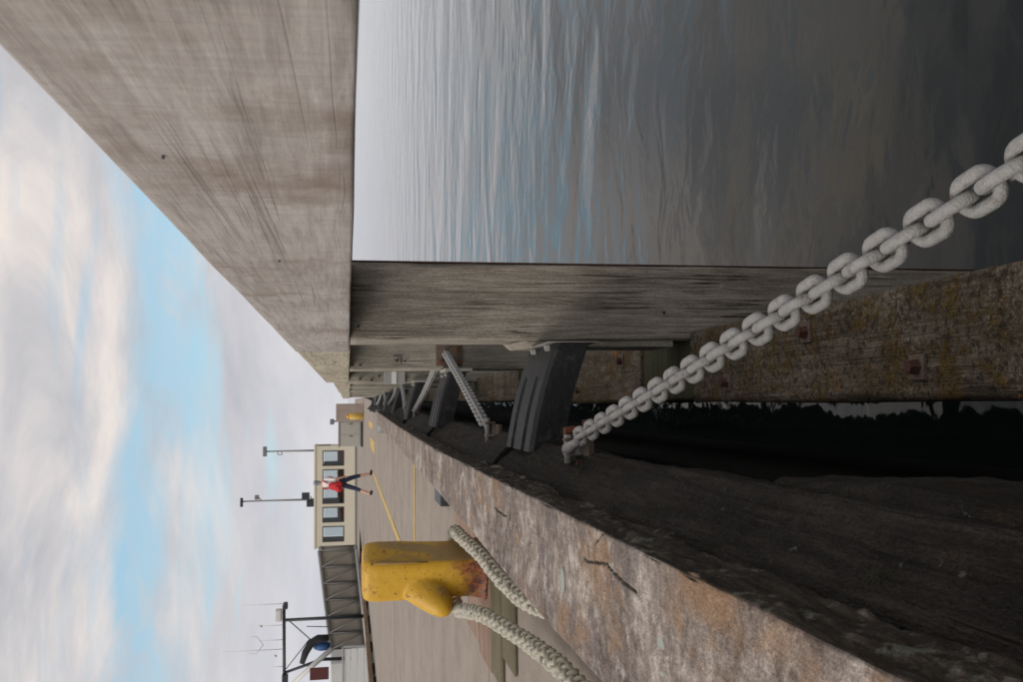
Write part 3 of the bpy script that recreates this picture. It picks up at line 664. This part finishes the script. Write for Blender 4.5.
# ------------------------------------------------------------------ bollard and rope
def bollard():
    root = empty('bollard', (-0.885, 5.05, 0.016), 0)
    tag(root, 'chipped yellow iron mooring bollard with a drooping nose, rope round its foot', 'bollard')
    bm = bmesh.new(); rot = R(-24)
    def ring(cx, cy, z, hx, hy, rr, n=32):
        vs = []
        for k in range(n):
            a = 2*math.pi*k/n; e = 0.42
            px = hx*abs(math.cos(a))**e*(1 if math.cos(a) >= 0 else -1); py = hy*abs(math.sin(a))**e*(1 if math.sin(a) >= 0 else -1)
            vs.append(bm.verts.new((cx+px*math.cos(rot)-py*math.sin(rot), cy+px*math.sin(rot)+py*math.cos(rot), z)))
        return vs
    st = [(0.0, .150), (0.012, .152), (0.03, .138), (0.10, .128), (0.24, .125), (0.36, .128), (0.46, .133), (0.58, .134), (0.63, .130), (0.652, .118), (0.660, .09)]
    rings = [ring(0, 0, z, h, h*0.92, 0) for z, h in st]
    for A, B in zip(rings, rings[1:]):
        for k in range(32): bm.faces.new((A[k], A[(k+1) % 32], B[(k+1) % 32], B[k]))
    bm.faces.new(rings[0][::-1]); bm.faces.new(rings[-1])
    # drooping nose toward the inland front side
    dr = Vector((-0.86, -0.50, 0)).normalized(); sd = Vector((-dr.y, dr.x, 0)); rs = []
    for (o_, z, wv, hv) in ((0.0, .36, .09, .14), (0.08, .335, .088, .125), (0.13, .30, .082, .105), (0.175, .265, .072, .085), (0.215, .235, .056, .063), (0.24, .217, .034, .038), (0.25, .21, .012, .014)):
        upx = (dr*0.62+Vector((0, 0, 0.78)))
        rs.append([bm.verts.new(dr*o_+Vector((0, 0, z))+sd*math.cos(2*math.pi*k/20)*wv+upx*math.sin(2*math.pi*k/20)*hv) for k in range(20)])
    for A, B in zip(rs, rs[1:]):
        for k in range(20): bm.faces.new((A[k], A[(k+1) % 20], B[(k+1) % 20], B[k]))
    bm.faces.new(rs[0][::-1]); bm.faces.new(rs[-1])
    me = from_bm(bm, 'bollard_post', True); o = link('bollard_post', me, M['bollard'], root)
    md = o.modifiers.new('remesh', 'REMESH'); md.mode = 'VOXEL'; md.voxel_size = 0.0075; md.use_smooth_shade = True
    m2 = o.modifiers.new('smooth', 'SMOOTH'); m2.factor = 0.6; m2.iterations = 7
    # thin brown rib painting in the shadow edge down the head's corner
    ex, ey = 0.132*math.cos(rot)+0.122*math.sin(rot), 0.132*math.sin(rot)-0.122*math.cos(rot)
    link('shade_rib', tube_me([(ex*0.90, ey*0.90, 0.60), (ex*0.93, ey*0.93, 0.52), (ex*0.92, ey*0.92, 0.40), (ex*0.89, ey*0.89, 0.32)], [0.006, 0.008, 0.007, 0.003], 10), M['rib_shade'], o)
    return root
bollard()
def spline(pts, n):
    pts = [Vector(p) for p in pts]; out = []
    P = [pts[0]*2-pts[1]]+pts+[pts[-1]*2-pts[-2]]
    for i in range(1, len(P)-2):
        for k in range(n):
            t = k/n; a, b, c, d_ = P[i-1:i+3]
            out.append(0.5*((2*b)+(c-a)*t+(2*a-5*b+4*c-d_)*t*t+(3*b-a-3*c+d_)*t**3))
    out.append(pts[-1]); return out
def rope():
    root = empty('mooring_rope', (0, 0, 0)); tag(root, 'thick pale plaited mooring rope looped round the yellow bollard', 'rope')
    pa = spline([(-0.80, 1.9, 0.055), (-0.86, 2.7, 0.055), (-0.875, 3.1, 0.06), (-0.905, 3.5, 0.075), (-0.925, 3.85, 0.11), (-0.95, 4.2, 0.15), (-1.02, 4.62, 0.18), (-1.085, 4.95, 0.175), (-1.04, 5.22, 0.165), (-0.885, 5.29, 0.16), (-0.74, 5.23, 0.165),
                 (-0.685, 5.0, 0.18), (-0.685, 4.7, 0.17), (-0.70, 4.3, 0.14), (-0.73, 3.9, 0.12), (-0.738, 3.5, 0.10), (-0.71, 3.15, 0.065), (-0.63, 2.6, 0.05)], 26)
    # arc-length resample
    acc = [0]
    for a, b in zip(pa, pa[1:]): acc.append(acc[-1]+(b-a).length)
    L = acc[-1]; N = int(L/0.006); pts = []; j = 0
    for i in range(N+1):
        s = L*i/N
        while j < len(acc)-2 and acc[j+1] < s: j += 1
        pts.append(pa[j].lerp(pa[j+1], (s-acc[j])/max(1e-6, acc[j+1]-acc[j])))
    om = 2*math.pi/0.30
    for strand in range(8):
        ps = []; sgn = 1 if strand % 2 == 0 else -1; ph0 = math.pi/2*(strand//2)
        for i, p in enumerate(pts):
            t = (pts[min(i+1, N)]-pts[max(i-1, 0)]).normalized(); u = t.cross(Vector((0, 0, 1))).normalized(); w = u.cross(t)
            s = L*i/N; ph = sgn*om*s+ph0+0.45*nz(s*7, strand*2.7, 0)
            rr = 0.0195+sgn*0.0058*math.cos(4*om*s)+0.004*nz(s*13, strand*3.3, 4)
            ps.append(p+u*math.cos(ph)*rr*1.1+w*math.sin(ph)*rr)
        link('strand', tube_me(ps, [0.0105+0.003*nz(i*0.2, strand*3, 0) for i in range(len(ps))], 6), M['rope'], root)
rope()

# ------------------------------------------------------------------ person walking away
def person():
    root = empty('person', (-2.32, 28.4, 0.006), R(-34)); tag(root, 'person in white shirt and navy cropped trousers with red backpack, walking away', 'person')
    J = {'pelvis': (0, 0, .93, .125, .095), 'waist': (0, 0.01, 1.08, .125, .09), 'chest': (0, 0.0, 1.28, .15, .105), 'neckb': (0, 0, 1.43, .085, .07), 'neck': (0, 0.01, 1.50, .05, .05), 'headl': (0, 0.02, 1.58, .075, .085), 'head': (0, 0.015, 1.66, .078, .092), 'headt': (0, 0.01, 1.715, .045, .05)}
    for s, n in ((1, 'r'), (-1, 'l')):
        f = 0.24 if s > 0 else -0.30      # right leg forward, left leg trailing
        J['sh'+n] = (s*0.165, 0, 1.40, .062, .06); J['el'+n] = (s*0.225, -f*0.35-0.03, 1.14, .045, .045); J['wr'+n] = (s*0.235, -f*0.6+0.10, 0.92, .03, .032); J['hd'+n] = (s*0.232, -f*0.6+0.13, 0.84, .034, .022)
        J['hip'+n] = (s*0.085, 0, .88, .092, .095); J['kn'+n] = (s*(0.10 if s > 0 else 0.13), f*0.55+0.03, .49, .062, .065); J['an'+n] = (s*(0.12 if s > 0 else 0.20), f, .10, .042, .045)
        J['he'+n] = (s*(0.12 if s > 0 else 0.205), f-0.03, .045, .042, .042); J['to'+n] = (s*(0.13 if s > 0 else 0.22), f+0.17, .035, .042, .03)
    E = [('pelvis', 'waist'), ('waist', 'chest'), ('chest', 'neckb'), ('neckb', 'neck'), ('neck', 'headl'), ('headl', 'head'), ('head', 'headt')]
    for n in 'rl': E += [('neckb', 'sh'+n), ('sh'+n, 'el'+n), ('el'+n, 'wr'+n), ('wr'+n, 'hd'+n), ('pelvis', 'hip'+n), ('hip'+n, 'kn'+n), ('kn'+n, 'an'+n), ('an'+n, 'he'+n), ('he'+n, 'to'+n)]
    ks = list(J); me = bpy.data.meshes.new('body'); me.from_pydata([J[k][:3] for k in ks], [(ks.index(a), ks.index(b)) for a, b in E], [])
    o = bpy.data.objects.new('body', me); COL.objects.link(o)
    o.modifiers.new('skin', 'SKIN'); sv = me.skin_vertices[0].data
    for i, k in enumerate(ks): sv[i].radius = J[k][3:5]; sv[i].use_root = (k == 'pelvis')
    o.modifiers.new('sub', 'SUBSURF').levels = 2
    bpy.context.view_layer.update()
    ev = o.evaluated_get(bpy.context.evaluated_depsgraph_get()); nm = bpy.data.meshes.new_from_object(ev); bpy.data.objects.remove(o)
    for k in ('skin', 'shirt', 'navy', 'black', 'hair'): nm.materials.append(M[k])
    for p in nm.polygons:
        c = p.center; p.use_smooth = True
        if c.z < 0.085: i = 3
        elif c.z < 0.36: i = 0
        elif c.z < 0.99 and abs(c.x) < 0.19: i = 2
        elif c.z > 1.47: i = 4 if (c.z > 1.665 or c.y < 0.045 and c.z > 1.54) else 0
        elif abs(c.x) > 0.19 and c.z < 1.10: i = 0
        else: i = 1
        p.material_index = i
    b = bpy.data.objects.new('body', nm); COL.objects.link(b); b.parent = root
    # fingers on each hand
    for s in (1, -1):
        f = 0.24 if s > 0 else -0.30; hx, hy, hz = s*0.232, -f*0.6+0.135, 0.83
        bm = bmesh.new()
        for k in range(4): add_tube(bm, [(hx, hy-0.026+k*0.018, hz), (hx-s*0.005, hy-0.03+k*0.02, hz-0.05), (hx-s*0.02, hy-0.028+k*0.02, hz-0.082+abs(k-1.5)*0.008)], [.010, .009, .007], 6)
        add_tube(bm, [(hx, hy+0.025, hz+0.03), (hx-s*0.01, hy+0.05, hz), (hx-s*0.02, hy+0.056, hz-0.03)], [.011, .010, .008], 6)
        link('fingers', from_bm(bm, 'fingers', True), M['skin'], b)
    # backpack
    bm = bmesh.new(); add_box(bm, -0.165, 0.165, -0.27, -0.095, 0.90, 1.30)
    for v in bm.verts:
        if v.co.z > 1.2: v.co.x *= 0.62; v.co.y = max(v.co.y, -0.2)
    bmesh.ops.bevel(bm, geom=bm.edges[:], offset=0.06, segments=4, affect='EDGES', profile=0.5)
    bp = link('backpack', from_bm(bm, 'backpack', True), M['red'], root)
    bm = bmesh.new(); add_box(bm, -0.11, 0.11, -0.305, -0.255, 0.94, 1.10); bmesh.ops.bevel(bm, geom=bm.edges[:], offset=0.022, segments=3, affect='EDGES')
    link('pocket', from_bm(bm, 'pocket', True), M['red'], bp)
    for s in (1, -1): link('strap', tube_me([(s*0.10, -0.13, 1.30), (s*0.125, -0.09, 1.43), (s*0.13, 0.0, 1.475), (s*0.13, 0.09, 1.42), (s*0.14, 0.12, 1.25), (s*0.15, 0.03, 1.08), (s*0.13, -0.12, 1.05)], 0.018, 6), M['red'], bp)
    bm = bmesh.new(); bmesh.ops.create_uvsphere(bm, u_segments=14, v_segments=8, radius=1)
    for v in bm.verts: v.co = Vector((v.co.x*0.092, v.co.y*0.107+0.012, max(v.co.z, -0.1)*0.085+1.665))
    link('cap', from_bm(bm, 'cap', True), M['hair'], root)
person()

# ------------------------------------------------------------------ cream cabin
def cabin():
    x0, x1, y0, y1, H = -11.35, -3.25, 76.0, 79.2, 3.22
    root = empty('cabin', (0, 0, 0)); tag(root, 'long cream cabin with a row of five tall windows behind the person', 'cabin')
    wins = [(-4.85, -3.63), (-6.38, -5.12), (-7.85, -6.63), (-9.32, -8.10), (-10.86, -9.62)]
    wz0, wz1 = 1.02, 2.72
    for nm, yy, th in (('front_wall', y0, 0.12), ('back_wall', y1-0.12, 0.12)):
        bm = bmesh.new(); edges = [x0]+[q for w in sorted(wins) for q in w]+[x1]
        add_box(bm, x0, x1, yy, yy+th, 0.002, wz0); add_box(bm, x0, x1, yy, yy+th, wz1, H)
        for a, b in zip(edges[::2], edges[1::2]): add_box(bm, a, b, yy, yy+th, wz0, wz1)
        link(nm, from_bm(bm, nm), M['cream'], root)
    for a, b in ((x0, x0+0.12), (x1-0.12, x1)): link('side_wall', box_me(a, b, y0+0.121, y1-0.121, 0.002, H), M['cream'], root)
    link('roof', box_me(x0-0.05, x1+0.05, y0-0.06, y1+0.06, H+0.003, H+0.16, 0.05), M['cream'], root)
    link('base', box_me(x0-0.02, x1+0.02, y0-0.03, y0-0.002, 0.002, 0.16), M['greym'], root)
    for i, (a, b) in enumerate(wins):
        w = link('window', box_me(a+0.07, b-0.07, y0+0.05, y0+0.06, wz0+0.07, wz1-0.07), M['glass'], root)
        bm = bmesh.new(); t = 0.075
        for q in ((a, a+t, wz0, wz1), (b-t, b, wz0, wz1), (a+t, b-t, wz0, wz0+t), (a+t, b-t, wz1-t, wz1)): add_box(bm, q[0], q[1], y0-0.02, y0+0.09, q[2], q[3])
        link('frame', from_bm(bm, 'frame'), M['darkframe'], w)
        link('side_panel', box_me(a+0.08, a+0.36, y0+0.30, y0+0.36, wz0+0.06, wz1-0.1), M['darkframe'], w)
        if i < 4: link('bench_back', box_me(a+0.05, b-0.05, y0+0.40, y0+0.5, 0.3, wz0+0.52), M['brick'], w)
        w2 = link('window', box_me(a+0.07, b-0.07, y1-0.07, y1-0.06, wz0+0.07, wz1-0.07), M['glass'], root)
    link('roof_vent', box_me(x1+0.02, x1+0.10, y0+0.4, y0+1.0, 2.1, 3.1, 0.01), M['block'], root)
cabin()
def lamp(x, y, h, kind, label):
    r = empty('lamp_post', (x, y, 0)); tag(r, label, 'lamp post')
    link('pole', tube_me([(0, 0, 0.002), (0, 0, h*0.5), (0, 0, h)], [0.11, 0.09, 0.06], 10), M['greym'], r)
    if kind == 0:
        hd = link('lamp_head', box_me(-0.42, 0.42, -0.2, 0.2, h-0.05, h+0.24, 0.03), M['greym'], r)
        link('lens', box_me(-0.36, 0.36, -0.16, 0.16, h-0.075, h-0.052), M['whitep'], hd)
        link('bracket', tube_me([(0, 0, h-1.3), (-0.3, 0, h-1.35), (-0.3, 0, h-1.0), (0, 0, h-0.95)], 0.045, 6), M['greym'], r)
    else:
        hd = link('lamp_head', box_me(-0.45, 0.30, -0.2, 0.2, h-0.02, h+0.18, 0.03), M['darkm'], r)
        cm = link('camera_box', box_me(0.12, 0.5, -0.1, 0.1, h-1.35, h-1.0, 0.02), M['greym'], r)
        link('arm', tube_me([(0, 0, h-1.6), (0.28, 0, h-1.36)], 0.04, 6), M['greym'], cm)
        for s in (1, -1):
            fl = link('floodlight', box_me(s*0.35-0.26, s*0.35+0.26, -0.2, 0.1, 3.75+0.2*s, 4.4+0.2*s, 0.04), M['darkm'], r)
            link('arm', tube_me([(0, 0, 3.7), (s*0.3, 0, 3.9)], 0.04, 6), M['greym'], fl)
lamp(-3.88, 82, 7.6, 0, 'slim lamp post with one flat lamp head, behind the cabin near its end')
lamp(-8.05, 82, 9.5, 1, 'taller lamp post with two dark floodlights low on it, behind the cabin')

# ------------------------------------------------------------------ utility things at the end of the kerb
cb = empty('utility_cabinet', (-1.42, 46, 0.003)); tag(cb, 'pale grey utility cabinet beside the cream cabin, on the wharf', 'cabinet')
link('body', box_me(-0.60, 0.60, 0, 0.6, 0.10, 1.13, 0.02), M['cabinet'], cb); link('plinth', box_me(-0.63, 0.63, -0.03, 0.63, 0, 0.098), M['darkm'], cb)
link('lid', box_me(-0.64, 0.64, -0.04, 0.64, 1.132, 1.19, 0.01), M['block'], cb)
for x in (-0.3, 0.3):
    dd = link('door', box_me(x-0.27, x+0.27, -0.012, -0.002, 0.16, 1.06), M['cabinet'], cb); link('handle', box_me(x+0.18, x+0.21, -0.03, -0.013, 0.5, 0.66), M['darkm'], dd)
cbk = empty('concrete_block', (-0.36, 44.5, 0.003)); tag(cbk, 'pinkish square concrete block at the end of the wharf edge', 'block')
link('block_body', box_me(-0.42, 0.42, 0, 0.7, 0, 1.28, 0.03), M['block'], cbk)
yb = empty('safety_post', (-0.52, 43.6, 0.003)); tag(yb, 'short yellow post with orange light before the concrete block', 'post')
link('post', tube_me([(0, 0, 0), (0, 0, 0.62), (0, 0, 0.66)], [0.16, 0.16, 0.12], 14), M['paint'], yb); link('lamp', tube_me([(0, 0, 0.662), (0, 0, 0.75), (0, 0, 0.80)], [0.08, 0.08, 0.04], 12), M['orange'], yb)
lf = empty('lifebuoy_stand', (-0.80, 46.8, 0.0)); tag(lf, 'small dark camera on a thin pole above the cabinet', 'camera pole')
link('pole', tube_me([(0, 0, 0.002), (0, 0, 1.45)], 0.035, 8), M['darkm'], lf); link('camera_box', box_me(-0.16, 0.12, -0.1, 0.12, 1.40, 1.60, 0.03), M['greym'], lf)
lf.name = 'camera_pole'
# small rail by the cabin's left end
rl = empty('guard_rail', (-11.9, 70, 0)); tag(rl, 'low grey guard rail with short posts at the cabin end', 'rail')
for x in (-0.7, 0.2, 1.1): link('post', tube_me([(x, 0, 0.002), (x, 0, 1.0)], 0.07, 8), M['greym'], rl)
for z in (0.5, 0.95): link('rail', tube_me([(-0.9, 0, z), (1.3, 0, z)], 0.05, 8), M['alum'], rl)

# ------------------------------------------------------------------ gangway
def gangway():
    root = empty('gangway', (0, 0, 0)); tag(root, 'grey netted gangway sloping down from the wharf, left of the cabin', 'gangway')
    ax, bx = -6.75, -13.6
    def zt(x): return 2.08+(x-ax)/(bx-ax)*(1.28-2.08)
    def zb(x): return 0.36+(x-ax)/(bx-ax)*(-0.40-0.36)
    for s, yy in (('near', 44.6), ('far', 45.9)):
        link('top_rail', tube_me([(ax, yy, zt(ax)), (bx, yy, zt(bx))], 0.055, 8), M['alum'], root)
        link('stringer', tube_me([(ax, yy, zb(ax)), (bx, yy, zb(bx))], 0.08, 8), M['alum'], root)
        n = 9
        for i in range(n+1):
            x = ax+(bx-ax)*i/n; link('upright', tube_me([(x, yy, zb(x)), (x, yy, zt(x))], 0.022, 6), M['greym'], root)
            if i < n:
                x2 = ax+(bx-ax)*(i+1)/n
                link('diagonal', tube_me([(x, yy, zb(x)), (x2, yy, zt(x2))], 0.025, 6), M['greym'], root)
                # sagging net infill
                bm = bmesh.new(); vs = []
                for a in range(7):
                    rw = []
                    for b in range(7):
                        u, w = a/6, b/6; xx = x+(x2-x)*u; zz = zb(xx)+0.09+(zt(xx)-zb(xx)-0.16)*w
                        rw.append(bm.verts.new((xx, yy+0.05+0.05*math.sin(math.pi*u)*math.sin(math.pi*w)+0.015*nz(xx*5, zz*5, i), zz)))
                    vs.append(rw)
                for a in range(6):
                    for b in range(6): bm.faces.new((vs[a][b], vs[a+1][b], vs[a+1][b+1], vs[a][b+1]))
                bmesh.ops.solidify(bm, geom=bm.faces[:], thickness=0.012)
                link('net_panel', from_bm(bm, 'net_panel', True), M['net'], root)
    bm = bmesh.new(); vs = [(ax, 44.65, zb(ax)), (bx, 44.65, zb(bx)), (bx, 45.85, zb(bx)), (ax, 45.85, zb(ax))]
    V = [(x, y, z+dz) for dz in (0, 0.05) for x, y, z in vs]; bm.free()
    link('walkway', py_mesh('walkway', V, [(0, 1, 2, 3), (4, 5, 6, 7), (0, 1, 5, 4), (1, 2, 6, 5), (2, 3, 7, 6), (3, 0, 4, 7)]), M['greym'], root)
gangway()
# ------------------------------------------------------------------ fishing boat left of the wharf
def boat():
    root = empty('fishing_boat', (0, 0, 0)); tag(root, 'fishing boat with white planked side and dark mast gantry at the left edge', 'boat')
    # hull lofted along X (lies across, bow to the right)
    V, Fc = [], []; st = [(-9.02, 0.06), (-9.2, 0.5), (-9.9, 0.95), (-11.5, 1.5), (-14, 1.6), (-17, 1.4)]
    for (x, w) in st:
        for (k, z) in ((1, 0.0), (0.97, -0.7), (0.8, -1.3), (0.3, -1.9)): V.append((x, 36.5+1.6-w*k, z))
        for (k, z) in ((0.3, -1.9), (0.8, -1.3), (0.97, -0.7), (1, 0.0)): V.append((x, 36.5+1.6+w*k, z))
    n = 8
    for i in range(len(st)-1):
        for k in range(n): Fc.append((i*n+k, i*n+(k+1) % n, (i+1)*n+(k+1) % n, (i+1)*n+k))
    Fc += [tuple(range(n)), tuple((len(st)-1)*n+k for k in range(n))]
    link('hull', py_mesh('hull', V, Fc, True), M['hull'], root)
    bw = empty('bulwark'); bw.parent = root
    for k in range(4):
        z = -0.13+k*0.255
        o = link('plank', box_me(-13.5, -9.10-0.01*k, 36.0, 36.06, z, z+0.24, 0.012), M['whitep'], bw)
    link('rail_cap', box_me(-13.6, -9.05, 35.95, 36.12, 0.895, 0.955, 0.015), M['alum'], bw)
    link('post', box_me(-9.09, -9.03, 35.97, 36.09, -0.2, 0.89), M['alum'], bw)
    # mast gantry
    y = 37.0
    link('mast', tube_me([(-8.17, y, 0.0), (-8.17, y, 1.6), (-8.17, y, 3.2)], [0.07, 0.065, 0.06], 10), M['darkm'], root)
    link('brace', box_me(-8.5, -8.1, 36.9, 38.0, -0.2, 0.02), M['darkm'], root)
    link('mast', tube_me([(-9.75, y, 0.5), (-9.72, y, 1.7), (-10.15, y, 3.15)], [0.07, 0.065, 0.05], 10), M['darkm'], root)
    link('crossbeam', tube_me([(-7.6, y, 3.14), (-10.35, y, 3.12)], 0.06, 8), M['darkm'], root)
    link('stay', tube_me([(-8.15, y, 3.0), (-8.9, y, 2.2), (-9.2, y, 1.9)], 0.022, 6), M['darkm'], root)
    link('stay', tube_me([(-8.45, y, 2.3), (-8.5, y, 1.5)], 0.018, 6), M['darkm'], root)
    link('stay', tube_me([(-10.0, y, 3.05), (-8.95, y, 2.2)], 0.018, 6), M['darkm'], root)
    link('lamp', box_me(-7.75, -7.5, y-0.12, y+0.12, 3.0, 3.16, 0.02), M['darkm'], root)
    link('lamp', box_me(-10.5, -10.2, y-0.12, y+0.12, 2.98, 3.2, 0.02), M['darkm'], root)
    rd = link('radar', box_me(-8.2, -7.75, y-0.2, y+0.2, 3.22, 3.46, 0.05), M['whitep'], root)
    for (x, h) in ((-7.55, 4.7), (-8.35, 4.1), (-8.9, 4.0), (-9.25, 5.4), (-9.9, 3.6)): link('antenna', tube_me([(x, y, 3.15), (x, y, h)], 0.012, 6), M['whitep'], root)
    for (x, z) in ((-8.36, 3.95), (-9.5, 3.4)): link('beacon', tube_me([(x, y, z), (x, y, z+0.10)], 0.05, 8), M['whitep'], root)
    for s in (-1, 1): link('antenna_loop', tube_me([(-9.05, y, 3.9), (-9.05+s*0.32, y, 4.15), (-9.05+s*0.30, y, 4.45)], 0.014, 6), M['whitep'], root)
    # dark folded crane arm, blue cover, maroon rail, white boom
    link('crane_arm', tube_me([(-8.85, y-0.3, 1.45), (-8.85, y-0.3, 1.85), (-9.0, y-0.3, 2.10), (-9.35, y-0.3, 2.32), (-9.75, y-0.3, 2.45)], [0.13, 0.14, 0.15, 0.14, 0.10], 10), M['black'], root)
    bm = bmesh.new(); bmesh.ops.create_uvsphere(bm, u_segments=14, v_segments=10, radius=1)
    for v in bm.verts: v.co = Vector((v.co.x*0.20-9.2, v.co.y*0.25+y, v.co.z*0.32+1.72))*1.0 + Vector((0, 0, 0.05*nz(v.co.x*3, v.co.y*3, v.co.z*3)))
    link('blue_cover', from_bm(bm, 'blue_cover', True), M['bluet'], root)
    link('boom', tube_me([(-9.3, y-0.2, 1.35), (-9.75, y-0.2, 1.9), (-10.6, y-0.2, 2.9)], [0.10, 0.10, 0.08], 10), M['whitep'], root)
    link('rail', box_me(-10.35, -9.9, y-0.5, y-0.4, 1.45, 2.15, 0.02), M['maroon'], root)
    link('wheelhouse', box_me(-13.2, -9.95, 37.3, 39.2, -0.2, 1.4, 0.05), M['whitep'], root)
boat()
